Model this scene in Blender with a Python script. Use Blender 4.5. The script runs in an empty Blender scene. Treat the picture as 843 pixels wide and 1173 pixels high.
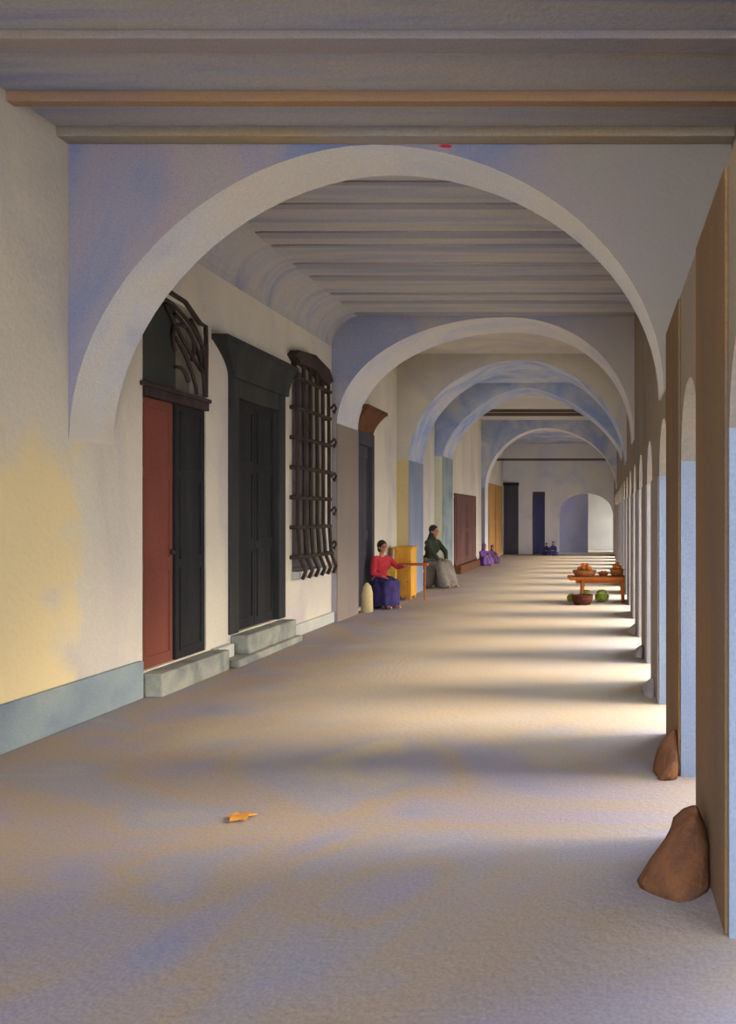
import bpy, bmesh, math, random
from mathutils import Vector, Matrix
random.seed(7)
C = bpy.context.scene.collection
PI = math.pi
XL, XR = -4.05, 0.48          # long wall and arcade faces
EYE = 1.6
F = 900.0

# ------------------------------------------------------------------ materials
def lin(c):
    c = c/255.0
    return c/12.92 if c <= 0.04045 else ((c+0.055)/1.055)**2.4
def rgb(t, k=1.0):
    return (min(1, lin(t[0])*k), min(1, lin(t[1])*k), min(1, lin(t[2])*k), 1)

def mat(name, cols, scale=1.0, stretch=(1, 1, 1), grain=0.10, rough=0.9, bump=0.25, detail=5, dist=0.8, spread=0.22, metallic=0.0):
    """mottled wash: a few pigments of the surface mixed by soft noise, with a fine grain"""
    m = bpy.data.materials.new(name); m.use_nodes = True
    nt = m.node_tree; N = nt.nodes; L = nt.links
    bs = N['Principled BSDF']
    bs.inputs['Roughness'].default_value = rough
    bs.inputs['Metallic'].default_value = metallic
    bs.inputs['Specular IOR Level'].default_value = 0.15
    tc = N.new('ShaderNodeNewGeometry')
    mp = N.new('ShaderNodeMapping'); mp.inputs['Scale'].default_value = stretch
    L.new(tc.outputs['Position'], mp.inputs['Vector'])
    n1 = N.new('ShaderNodeTexNoise'); n1.inputs['Scale'].default_value = scale
    n1.inputs['Detail'].default_value = detail; n1.inputs['Distortion'].default_value = dist
    L.new(mp.outputs[0], n1.inputs['Vector'])
    cr = N.new('ShaderNodeValToRGB')
    e = cr.color_ramp.elements
    n = len(cols)
    ps = [0.5-spread + 2*spread*i/(max(1, n-1)) for i in range(n)]
    e[0].position = ps[0]; e[0].color = rgb(cols[0])
    if n == 1:
        e[1].position = 1; e[1].color = rgb(cols[0])
    else:
        e[1].position = ps[-1]; e[1].color = rgb(cols[-1])
        for i in range(1, n-1):
            q = e.new(ps[i]); q.color = rgb(cols[i])
    L.new(n1.outputs['Fac'], cr.inputs['Fac'])
    n2 = N.new('ShaderNodeTexNoise'); n2.inputs['Scale'].default_value = 70; n2.inputs['Detail'].default_value = 3
    L.new(tc.outputs['Position'], n2.inputs['Vector'])
    mr = N.new('ShaderNodeMapRange'); mr.inputs['From Min'].default_value = 0.3; mr.inputs['From Max'].default_value = 0.7
    mr.inputs['To Min'].default_value = 1-grain; mr.inputs['To Max'].default_value = 1+grain
    L.new(n2.outputs['Fac'], mr.inputs['Value'])
    vm = N.new('ShaderNodeVectorMath'); vm.operation = 'SCALE'
    L.new(cr.outputs['Color'], vm.inputs[0]); L.new(mr.outputs[0], vm.inputs['Scale'])
    L.new(vm.outputs[0], bs.inputs['Base Color'])
    if bump:
        b = N.new('ShaderNodeBump'); b.inputs['Strength'].default_value = bump; b.inputs['Distance'].default_value = 0.02
        n3 = N.new('ShaderNodeTexNoise'); n3.inputs['Scale'].default_value = 25; n3.inputs['Detail'].default_value = 4
        L.new(tc.outputs['Position'], n3.inputs['Vector'])
        L.new(n3.outputs['Fac'], b.inputs['Height']); L.new(b.outputs[0], bs.inputs['Normal'])
    m['out'] = vm.name
    return m

def stain_or_light(m, col, terms, width=0.25, nscale=1.6, namp=1.2, strength=1.0):
    """a ragged patch, for limewash tones and for painted light: min over terms (axis, sign, limit) + noise"""
    nt = m.node_tree; N = nt.nodes; L = nt.links
    bs = N['Principled BSDF']
    src = bs.inputs['Base Color'].links[0].from_socket
    geo = N.new('ShaderNodeNewGeometry'); sp = N.new('ShaderNodeSeparateXYZ')
    L.new(geo.outputs['Position'], sp.inputs[0])
    cur = None
    for ax, sg, lim in terms:
        a = N.new('ShaderNodeMath'); a.operation = 'MULTIPLY_ADD'
        L.new(sp.outputs[ax], a.inputs[0]); a.inputs[1].default_value = -sg; a.inputs[2].default_value = sg*lim
        if cur is None: cur = a.outputs[0]
        else:
            mn = N.new('ShaderNodeMath'); mn.operation = 'MINIMUM'
            L.new(cur, mn.inputs[0]); L.new(a.outputs[0], mn.inputs[1]); cur = mn.outputs[0]
    no = N.new('ShaderNodeTexNoise'); no.inputs['Scale'].default_value = nscale; no.inputs['Detail'].default_value = 6
    L.new(geo.outputs['Position'], no.inputs['Vector'])
    s = N.new('ShaderNodeMath'); s.operation = 'MULTIPLY_ADD'
    L.new(no.outputs['Fac'], s.inputs[0]); s.inputs[1].default_value = namp; s.inputs[2].default_value = -namp/2
    ad = N.new('ShaderNodeMath'); ad.operation = 'ADD'
    L.new(cur, ad.inputs[0]); L.new(s.outputs[0], ad.inputs[1])
    mr = N.new('ShaderNodeMapRange'); mr.inputs['From Min'].default_value = 0; mr.inputs['From Max'].default_value = width
    mr.inputs['To Max'].default_value = strength
    L.new(ad.outputs[0], mr.inputs['Value'])
    mx = N.new('ShaderNodeMix'); mx.data_type = 'RGBA'
    L.new(mr.outputs[0], mx.inputs['Factor']); L.new(src, mx.inputs['A']); mx.inputs['B'].default_value = rgb(col)
    L.new(mx.outputs['Result'], bs.inputs['Base Color'])

M = {}
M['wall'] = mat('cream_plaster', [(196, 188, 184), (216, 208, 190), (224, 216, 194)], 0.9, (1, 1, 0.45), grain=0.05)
stain_or_light(M['wall'], (234, 214, 164), [('Y', 1, 6.15), ('Z', 1, 2.25)], width=0.3, nscale=2.2, namp=1.3)  # warm light on the near lower wall, painted in yellow
M['plinth'] = mat('blue_grey_stone', [(118, 132, 142), (142, 156, 160), (160, 168, 164)], 1.8, (1, 1, 1), grain=0.1)
M['step'] = mat('grey_green_stone', [(112, 118, 116), (150, 152, 142), (176, 172, 150)], 2.5)
M['pale_step'] = mat('pale_stone', [(176, 182, 186), (200, 198, 180)], 3)
M['floor'] = mat('worn_paving_sunlit', [(132, 136, 160), (150, 142, 150), (160, 144, 128), (148, 144, 152), (168, 156, 136)], 0.6, (0.75, 1.0, 1), grain=0.12, spread=0.22, dist=1.5)
stain_or_light(M['floor'], (204, 188, 158), [('Y', -1, 5.0), ('X', -1, -3.4)], width=1.2, nscale=0.9, namp=1.6, strength=0.6)  # sunlit middle of the floor, painted cream into the paving
M['arch'] = mat('grey_violet_plaster', [(120, 132, 170), (146, 144, 162), (160, 148, 156), (160, 154, 150)], 0.7, (1.4, 1, 0.7), spread=0.16)
stain_or_light(M['arch'], (146, 140, 132), [('X', -1, -1.0)], width=1.6, nscale=0.8, namp=1.0, strength=0.85)
M['arch2'] = mat('pale_grey_violet_plaster', [(150, 156, 184), (168, 166, 176), (180, 170, 166)], 0.8, spread=0.16)
stain_or_light(M['arch2'], (178, 168, 154), [('X', -1, -1.0)], width=1.4, nscale=0.9, namp=1.0, strength=0.8)
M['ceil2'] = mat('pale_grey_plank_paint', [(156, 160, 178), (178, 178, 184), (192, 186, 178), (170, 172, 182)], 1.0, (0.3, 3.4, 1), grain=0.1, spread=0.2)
M['arch_brown'] = mat('grey_brown_plaster', [(184, 180, 182), (198, 192, 180), (208, 200, 180)], 1.1, spread=0.16)
M['arch_blue'] = mat('blue_limewash_plaster', [(150, 168, 212), (180, 190, 212), (206, 206, 210)], 1.3, spread=0.16)
M['soffit1'] = mat('pale_limewash_worn', [(196, 202, 216), (216, 216, 216), (222, 216, 204)], 1.1)
stain_or_light(M['soffit1'], (214, 206, 190), [('Z', 1, 2.75)], width=0.7, nscale=2.5, namp=0.8)
M['soffit'] = mat('pale_limewash', [(196, 200, 214), (214, 214, 216), (222, 216, 206)], 1.1)
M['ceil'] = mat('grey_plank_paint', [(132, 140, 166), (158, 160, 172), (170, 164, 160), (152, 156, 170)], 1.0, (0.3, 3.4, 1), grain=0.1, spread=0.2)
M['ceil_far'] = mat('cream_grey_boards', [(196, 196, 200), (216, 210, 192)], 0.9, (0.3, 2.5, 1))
M['beam_brown'] = mat('brown_timber', [(148, 122, 104), (160, 126, 92)], 1.5, (0.5, 1, 1))
M['beam_soft'] = mat('soft_brown_timber', [(142, 138, 146), (158, 144, 132)], 1.5, (0.5, 1, 1))
M['beam_ochre'] = mat('ochre_timber', [(150, 144, 140), (164, 142, 106)], 1.5, (0.5, 1, 1))
M['beam_grey'] = mat('grey_timber', [(120, 122, 142), (142, 138, 148)], 1.2, (0.3, 2, 1))
M['joist'] = mat('soft_grey_timber', [(150, 150, 166), (172, 168, 166)], 1.2, (0.3, 2, 1))
M['beam_dark'] = mat('dark_timber', [(84, 76, 72), (104, 92, 80)], 2, (0.3, 1, 1))
M['pier'] = mat('pale_blue_limewash', [(120, 134, 158), (146, 154, 168)], 1.5, (1, 1, 0.4))
M['pier_far'] = mat('pale_grey_plaster', [(134, 132, 140), (160, 154, 148)], 1.5, (1, 1, 0.4))
M['ochre_shade'] = mat('ochre_brown_shade', [(98, 84, 76), (116, 92, 68), (132, 102, 66)], 1.2, (1, 1, 0.3))  # shaded passage side of the near piers, painted brown
M['grey_stone_or_shade'] = mat('grey_brown_stone_or_shade', [(136, 126, 122), (152, 138, 122)], 1.5, (1, 1, 0.3))  # pilaster stone, and painted shade on the middle piers
M['violet_stone_or_shade'] = mat('grey_violet_stone_or_shade', [(146, 140, 146), (168, 160, 152)], 1.5, (1, 1, 0.3))  # guard stones, and painted shade on the far piers
M['rwall'] = mat('grey_umber_plaster', [(120, 114, 112), (140, 128, 114), (148, 130, 106)], 0.9, (1, 1, 0.5))
M['guard'] = mat('red_brown_stone', [(86, 60, 46), (112, 74, 48), (100, 76, 66)], 6, bump=0.8)
M['red'] = mat('brick_red_paint', [(116, 66, 56), (136, 80, 66)], 2, (1, 1, 0.3))
M['black'] = mat('black_green_paint', [(34, 35, 38), (51, 51, 51)], 2, (1, 1, 0.25), rough=0.75)
M['green'] = mat('dark_grey_green_paint', [(48, 50, 50), (68, 69, 65)], 2, (1, 1, 0.25), rough=0.8)
M['slate'] = mat('dark_slate_paint', [(66, 66, 76), (86, 84, 90)], 2, (1, 1, 0.25))
M['iron'] = mat('wrought_iron', [(50, 42, 42), (74, 62, 56)], 4, rough=0.7)
M['pane'] = mat('dusty_glass', [(72, 66, 70), (112, 104, 106)], 3, rough=0.45, bump=0)
M['fan_pane'] = mat('pale_dusty_glass', [(132, 130, 116), (156, 152, 134)], 4, rough=0.5, bump=0)
M['umber'] = mat('umber_shutter_paint', [(96, 68, 66), (120, 88, 80)], 3, (1, 1, 0.3))
M['ochre'] = mat('ochre_shutter_paint', [(170, 124, 72), (188, 148, 92)], 3, (1, 1, 0.3))
M['navy'] = mat('navy_paint', [(62, 66, 104), (80, 84, 120)], 3, (1, 1, 0.3))
M['cream'] = mat('cream_pillar', [(196, 178, 130), (206, 190, 146)], 2, (1, 1, 0.3))
M['pale_green'] = mat('pale_green_plaster', [(206, 208, 186), (220, 218, 196)], 2, (1, 1, 0.3))
M['shaded_wall'] = mat('violet_grey_shaded_plaster', [(134, 134, 158), (158, 154, 170)], 1.2, (1, 1, 0.6))  # shade in the archway's left half, put into the plaster colour
M['court'] = mat('pale_house_plaster', [(190, 188, 178), (210, 206, 192)], 0.8)
M['ground'] = mat('street_paving', [(178, 172, 160), (200, 192, 176)], 0.5)
M['orange_wood'] = mat('orange_brown_wood', [(156, 86, 40), (184, 106, 50)], 6, (1, 1, 1))
M['orange'] = mat('orange_peel', [(186, 104, 44), (206, 128, 58)], 12, grain=0.05)
M['basket'] = mat('brown_wicker', [(140, 88, 50), (172, 112, 62)], 20, grain=0.2)
M['dark_basket'] = mat('dark_red_wicker', [(66, 34, 28), (88, 46, 36)], 20, grain=0.2)
M['leaf_green'] = mat('leaf_green', [(118, 132, 48), (160, 166, 78)], 14)
M['yellow_wood'] = mat('golden_wood', [(206, 148, 52), (222, 168, 76)], 5, (1, 1, 0.4))
M['cloth_yellow'] = mat('yellow_cloth', [(206, 170, 70), (220, 186, 96)], 6)
M['skin'] = mat('skin', [(186, 128, 104), (200, 142, 116)], 8, grain=0.03, bump=0)
M['hair'] = mat('dark_hair', [(44, 36, 28), (62, 52, 38)], 20, (1, 1, 1))
M['eye'] = mat('dark_eye', [(24, 20, 20)], 1, bump=0)
M['c_red'] = mat('red_cloth', [(176, 50, 60), (192, 66, 76)], 8)
M['c_purple'] = mat('blue_violet_cloth', [(58, 52, 96), (78, 68, 118)], 7)
M['c_dark'] = mat('black_green_cloth', [(44, 50, 42), (66, 72, 60)], 7)
M['c_grey'] = mat('grey_cloth', [(112, 108, 100), (136, 130, 120)], 7)
M['c_violet'] = mat('violet_cloth', [(110, 78, 150), (138, 104, 170)], 9)
M['c_mauve'] = mat('dark_mauve_cloth', [(92, 66, 104), (110, 84, 116)], 9)
M['c_navy'] = mat('dark_blue_cloth', [(46, 48, 98), (66, 68, 120)], 9)
M['leaf_orange'] = mat('dry_leaf', [(196, 132, 52), (214, 156, 84)], 30)
M['mark'] = mat('red_pigment', [(190, 44, 60)], 1, bump=0)
M['wood_stool'] = mat('stool_wood', [(92, 66, 48), (112, 80, 56)], 6)

# ------------------------------------------------------------------ mesh helpers
def new(name, bm, m, parent=None, smooth=False, bevel=0.0):
    me = bpy.data.meshes.new(name)
    bmesh.ops.recalc_face_normals(bm, faces=bm.faces)
    bm.to_mesh(me); bm.free()
    ms = m if isinstance(m, (list, tuple)) else [m]
    for x in ms: me.materials.append(x)
    if smooth:
        for p in me.polygons: p.use_smooth = True
    o = bpy.data.objects.new(name, me); C.objects.link(o)
    if parent: o.parent = parent
    if bevel:
        b = o.modifiers.new('bevel', 'BEVEL'); b.width = bevel; b.segments = 2; b.limit_method = 'ANGLE'
    return o
def tag(o, label, cat, group=None, kind=None):
    o['label'] = label; o['category'] = cat
    if group: o['group'] = group
    if kind: o['kind'] = kind
    return o
def empty(name, loc, label, cat, group=None, kind=None, rz=0):
    o = bpy.data.objects.new(name, None); C.objects.link(o); o.location = loc; o.rotation_euler = (0, 0, rz)
    o.empty_display_size = 0.1
    return tag(o, label, cat, group, kind)
def box(bm, a, b, mi=0):
    x0, y0, z0 = a; x1, y1, z1 = b
    v = [bm.verts.new(p) for p in ((x0,y0,z0),(x1,y0,z0),(x1,y1,z0),(x0,y1,z0),(x0,y0,z1),(x1,y0,z1),(x1,y1,z1),(x0,y1,z1))]
    for f in ((0,3,2,1),(4,5,6,7),(0,1,5,4),(1,2,6,5),(2,3,7,6),(3,0,4,7)):
        q = bm.faces.new([v[i] for i in f]); q.material_index = mi
def B(*boxes):
    bm = bmesh.new()
    for a, b in boxes: box(bm, a, b)
    return bm
def band(bm, us, lo, hi, w0, w1, axis='x', mi_lo=None):
    """solid slab in the (u, z) plane between outlines lo and hi, thick from w0 to w1; axis is u's axis"""
    def P(u, w, z): return (u, w, z) if axis == 'x' else (w, u, z)
    rows = []
    for u, l, h in zip(us, lo, hi):
        rows.append([bm.verts.new(P(u, w0, l)), bm.verts.new(P(u, w1, l)), bm.verts.new(P(u, w1, h)), bm.verts.new(P(u, w0, h))])
    for a, b in zip(rows, rows[1:]):
        for i in range(4):
            j = (i+1) % 4
            f = bm.faces.new([a[i], b[i], b[j], a[j]])
            if i == 0 and mi_lo is not None: f.material_index = mi_lo
    bm.faces.new(rows[0]); bm.faces.new(rows[-1][::-1])
def prism(bm, pts, w0, w1, axis='x'):
    """polygon pts (u,z) pushed along w; axis='x': u is x and w is y, 'y': u is y and w is x"""
    def P(u, w, z): return (u, w, z) if axis == 'x' else (w, u, z)
    a = [bm.verts.new(P(u, w0, z)) for u, z in pts]; b = [bm.verts.new(P(u, w1, z)) for u, z in pts]
    bm.faces.new(a); bm.faces.new(b[::-1])
    n = len(pts)
    for i in range(n):
        j = (i+1) % n
        bm.faces.new([a[i], b[i], b[j], a[j]])
def tube(bm, pts, r, seg=8, r1=None, cap=True):
    pts = [Vector(p) for p in pts]
    n = len(pts); rings = []
    for i, p in enumerate(pts):
        d = (pts[min(i+1, n-1)] - pts[max(i-1, 0)]).normalized()
        up = Vector((0, 0, 1)) if abs(d.z) < 0.9 else Vector((1, 0, 0))
        s = d.cross(up).normalized(); t = d.cross(s).normalized()
        rr = r if r1 is None else r + (r1-r)*i/(n-1)
        rings.append([bm.verts.new(p + s*math.cos(2*PI*k/seg)*rr + t*math.sin(2*PI*k/seg)*rr) for k in range(seg)])
    for a, b in zip(rings, rings[1:]):
        for k in range(seg):
            l = (k+1) % seg
            bm.faces.new([a[k], a[l], b[l], b[k]])
    if cap:
        bm.faces.new(rings[0][::-1]); bm.faces.new(rings[-1])
def T(*lines, r=0.01, seg=8):
    bm = bmesh.new()
    for l in lines: tube(bm, l, r, seg)
    return bm
def ball(bm, c, r, sc=(1, 1, 1), sub=2):
    bmesh.ops.create_icosphere(bm, subdivisions=sub, radius=1.0, matrix=Matrix.Translation(c) @ Matrix.Diagonal((r*sc[0], r*sc[1], r*sc[2], 1)))
def capsule(bm, a, b, ra, rb, seg=14):
    a = Vector(a); b = Vector(b)
    ball(bm, a, ra, sub=2); ball(bm, b, rb, sub=2)
    if (b-a).length > 1e-4: tube(bm, [a, b], ra, seg, rb)
def lathe(bm, prof, seg=24, c=(0, 0, 0), sx=1, sy=1):
    rings = []
    for r, z in prof:
        rings.append([bm.verts.new((c[0]+r*sx*math.cos(2*PI*k/seg), c[1]+r*sy*math.sin(2*PI*k/seg), c[2]+z)) for k in range(seg)])
    for a, b in zip(rings, rings[1:]):
        for k in range(seg):
            l = (k+1) % seg; bm.faces.new([a[k], a[l], b[l], b[k]])
    bm.faces.new(rings[0][::-1]); bm.faces.new(rings[-1])
def copy_tree(o, parent=None):
    c = o.copy(); C.objects.link(c)
    if parent: c.parent = parent
    for ch in list(o.children): copy_tree(ch, c)
    return c
def wobble(bm, amp, sc=3.0, seed=0):
    from mathutils import noise
    for v in bm.verts:
        q = v.co*sc + Vector((seed*7.3, seed*3.1, 0))
        v.co += Vector((noise.noise(q), noise.noise(q+Vector((31, 0, 0))), noise.noise(q+Vector((0, 57, 0)))))*amp

YB, YE = -3.0, 32.0           # the arcade's two ends
A1, A2, A3, A4, A5 = (5.96, 6.50), (11.75, 12.75), (15.5, 16.7), (18.95, 20.2), (26.3, 27.0)
ST = 'structure'

# ------------------------------------------------------------------ floor and ground
bm = bmesh.new()
nx, ny = 30, 140
vs = [[bm.verts.new((XL-0.3+(XR+0.5-XL+0.3)*i/nx, YB+(38.5-YB)*j/ny, 0)) for j in range(ny+1)] for i in range(nx+1)]
for i in range(nx):
    for j in range(ny): bm.faces.new([vs[i][j], vs[i+1][j], vs[i+1][j+1], vs[i][j+1]])
fl = tag(new('floor', bm, M['floor']), 'worn violet-grey arcade paving with sunlit cream painted in', 'floor', kind=ST)
g = tag(new('ground', B(((XR+0.5, -25, -0.2), (40, 60, -0.02)), ((-30, -25, -0.2), (XR+0.5, YB, -0.02)), ((-30, 38.5, -0.2), (XR+0.5, 60, -0.02))), M['ground']),
        'pale street paving outside the arcade', 'ground', kind=ST)

# ------------------------------------------------------------------ long wall on the left, with its openings
def arch_top(u0, u1, spring, crown, n=2.0):
    c = (u0+u1)/2; a = (u1-u0)/2
    return lambda u: spring + (crown-spring)*(max(0, 1-abs((u-c)/a)**n))**(1/n)
flat = lambda z: (lambda u: z)
DOOR1 = (6.92, 8.03, 0.22, arch_top(6.92, 8.03, 3.22, 3.62, 2.4))
DOOR2 = (8.55, 9.98, 0.30, flat(3.2))
WIN = (10.25, 11.36, 0.86, arch_top(10.25, 11.36, 3.35, 3.62, 2.2))
DOOR3 = (12.86, 13.75, 0.06, flat(2.98))
DOOR4 = (21.5, 24.9, 0.26, flat(2.0))
DOOR5 = (27.5, 31.3, 0.05, flat(2.75))
OPEN = [DOOR1, DOOR2, WIN, DOOR3, DOOR4, DOOR5]
WT = 0.35                     # depth of wall modelled
bm = bmesh.new()
TOP = 4.95
y = YB
for (a, b, z0, top) in OPEN:
    band(bm, [y, a], [0, 0], [TOP, TOP], XL-WT, XL, 'y')
    us = [a+(b-a)*i/16 for i in range(17)]
    band(bm, [a, b], [0, 0], [z0, z0], XL-WT, XL, 'y')
    band(bm, us, [top(u) for u in us], [TOP]*17, XL-WT, XL, 'y')
    y = b
band(bm, [y, YE], [0, 0], [TOP, TOP], XL-WT, XL, 'y')
box(bm, (XL-WT-0.15, YB, 0), (XL-WT, YE, TOP))
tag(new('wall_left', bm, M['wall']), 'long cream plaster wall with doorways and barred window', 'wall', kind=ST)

# plinth
def plinth(y0, y1, h, m, name, label, t=0.05):
    tag(new(name, B(((XL, y0, 0), (XL+t, y1, h))), m, bevel=0.012), label, 'baseboard', kind=ST)
plinth(YB, 6.86, 0.33, M['plinth'], 'baseboard_left', 'blue-grey stone plinth along the near wall')
plinth(8.12, 8.46, 0.22, M['pale_step'], 'baseboard_1', 'pale stone plinth between the two dark doors', 0.09)
plinth(10.1, 11.74, 0.16, M['pale_step'], 'baseboard_2', 'low pale plinth under the barred window')
plinth(13.95, 15.48, 0.12, M['pale_step'], 'baseboard_3', 'low pale plinth behind the seated woman')

# ------------------------------------------------------------------ ceilings
def ceiling(name, y0, y1, z, m, label, x1=XR+0.5):
    tag(new(name, B(((XL, y0, z), (x1, y1, z+0.15))), m), label, 'ceiling', kind=ST)
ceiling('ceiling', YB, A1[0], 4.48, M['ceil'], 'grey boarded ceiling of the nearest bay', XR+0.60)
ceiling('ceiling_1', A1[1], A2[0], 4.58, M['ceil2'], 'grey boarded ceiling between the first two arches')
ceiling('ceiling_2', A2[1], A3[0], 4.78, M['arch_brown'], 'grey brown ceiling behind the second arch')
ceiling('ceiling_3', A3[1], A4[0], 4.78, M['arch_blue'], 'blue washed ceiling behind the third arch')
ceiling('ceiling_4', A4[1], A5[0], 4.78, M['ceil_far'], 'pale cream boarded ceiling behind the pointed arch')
ceiling('ceiling_5', A5[1], YE, 4.5, M['arch_blue'], 'blue washed ceiling before the end wall')
# cove along the wall top of the second bay
bm = bmesh.new()
pts = [(XL, 4.12)] + [(XL+0.46*(1-math.cos(t)), 4.12+0.46*math.sin(t)) for t in [PI/2*i/8 for i in range(1, 9)]] + [(XL, 4.58)]
prism(bm, pts, A1[1], A2[0], 'x')
tag(new('trim_1', bm, M['ceil2'], smooth=False), 'grey plaster cove between cream wall and boarded ceiling', 'cove', kind=ST)

def beam(y0, y1, z0, z1, m, label, x0=XL, x1=XR, name='ceiling_beam', group=None):
    bm = B(((x0, y0, z0), (x1, y1, z1)))
    o = new(name, bm, m, bevel=0.008)
    return tag(o, label, 'beam', group=group, kind=ST)
for y0, y1, dz, m, lb in ((3.3, 3.52, .06, 'beam_grey', 'grey ceiling beam nearest the viewer overhead'),
                      (4.02, 4.2, .05, 'beam_grey', 'grey ceiling beam at the top edge of the picture'),
                      (4.66, 4.82, .05, 'beam_soft', 'soft brown ceiling beam, upper of the brown ones'),
                      (5.33, 5.41, .07, 'beam_brown', 'red-brown ceiling beam running full width, middle one'),
                      (5.82, 5.955, .07, 'beam_ochre', 'ochre-brown beam lying against the first arch')):
    beam(y0, y1, 4.48-dz, 4.485, M[m], lb, x1=XR+0.5)
yy = 7.0
k = 0
while yy < 11.6:
    beam(yy, yy+0.07+0.05*(k%3), 4.562, 4.585, M['joist'], 'thin grey joist across the ceiling behind the first arch', x0=XL+0.4, group='thin joists behind the first arch')
    yy += (0.5, 0.75, 0.4, 0.62)[k%4]; k += 1
beam(21.6, 21.7, 4.33, 4.42, M['beam_dark'], 'dark tie beam under the pale far ceiling')
beam(28.0, 28.1, 3.54, 3.62, M['beam_dark'], 'dark tie beam beyond the last arch, lowest beam')
beam(23.6, 23.7, 4.70, 4.79, M['beam_dark'], 'dark timber against the pale far ceiling, farther beam')

# ------------------------------------------------------------------ cross arches
def arch(name, ys, xl, xr, spring, crown, top, m, sof, label, xc=None, n=(2.0, 2.0), pil=None, taper=0.2, x1=XR, pil_mats=None, sr=None):
    """wall across the arcade pierced by an arch; its left foot a pilaster or a tapering corbel"""
    xc = (xl+xr)/2 if xc is None else xc
    sr = spring if sr is None else sr
    us, lo = [], []
    N = 40
    for i in range(N+1):
        t = PI*i/N
        u = xc - math.cos(t)*(xc-xl if t < PI/2 else xr-xc)
        q = abs(math.cos(t)); e = n[0] if t < PI/2 else n[1]
        s0 = spring if t < PI/2 else sr
        us.append(u); lo.append(s0+(crown-s0)*max(0, 1-q**e)**(1/e))
    bm = bmesh.new()
    if not pil: us = [XL, XL+0.4*(xl-XL)] + us; lo = [spring-taper*2.2, spring-taper*1.3] + lo
    else: us = [XL, xl-0.0005] + us; lo = [0, 0] + lo
    if x1 > xr+0.001: us += [xr+0.0005, x1]; lo += [sr-0.001, sr-0.001]
    band(bm, us, lo, [top]*len(us), ys[0], ys[1], 'x', mi_lo=1)
    if pil_mats:
        # pilaster's side face and front face have their own plaster
        bm2 = None
    o = new(name, bm, [m, sof])
    tag(o, label, 'arch', kind=ST)
    if pil_mats:
        e = 0.012
        if pil_mats[0]: new('front_facing', B(((XL+0.001, ys[0]-e, 0.0), (xl, ys[0], spring+0.02))), pil_mats[0], o)
        if pil_mats[1]: new('side_facing', B(((xl, ys[0]-e, 0.0), (xl+e, ys[1], spring+0.02))), pil_mats[1], o)
    return o
arch1 = arch('cross_arch', A1, -4.045, 0.465, 2.20, 4.41, 4.95, M['arch'], M['soffit1'], 'wide round grey-violet arch nearest the viewer', xc=-1.74, n=(1.86, 1.95), taper=0.01, x1=XR+0.6, sr=2.55)
arch('cross_arch', A2, -3.97, 0.465, 2.95, 4.56, 4.95, M['arch2'], M['soffit'], 'second grey arch from the viewer, pale soffit', xc=-1.45, n=(2.0, 2.1), pil=1, pil_mats=(None, M['grey_stone_or_shade']), sr=2.75)
arch('cross_arch', A3, -3.82, 0.465, 2.66, 4.66, 4.95, M['arch_brown'], M['arch_blue'], 'third arch with ochre pilaster beside the golden cupboard', xc=-1.60, n=(1.95, 1.9), pil=1, pil_mats=(M['cream'], M['pier']))
arch('cross_arch', A4, -3.86, 0.465, 3.0, 4.68, 4.95, M['arch_blue'], M['arch_blue'], 'blue pointed arch, fourth from the viewer', xc=-1.85, n=(1.6, 1.55), pil=1, pil_mats=(M['pale_green'], M['plinth']))
arch('cross_arch', A5, -3.93, 0.465, 2.5, 4.52, 4.95, M['arch_blue'], M['soffit'], 'smallest blue-grey arch just before the end wall', xc=-1.9, n=(1.9, 1.9), pil=1, pil_mats=(M['pier_far'], None))

# ------------------------------------------------------------------ arcade on the right: piers, wall above
P0, PW, PS = 4.8, 0.95, 1.83
starts = [P0+PS*k for k in range(-4, 15)]
spring, apex = 1.93, 2.36
T2 = 0.5
bm = bmesh.new()
us, lo = [], []
for s in starts:
    us += [s, s+PW]; lo += [spring, spring]
    if s != starts[-1]:
        a, b = s+PW, s+PS
        for i in range(1, 12):
            t = PI*i/12
            us.append((a+b)/2-(b-a)/2*math.cos(t)); lo.append(spring+(apex-spring)*math.sin(t))
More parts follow.
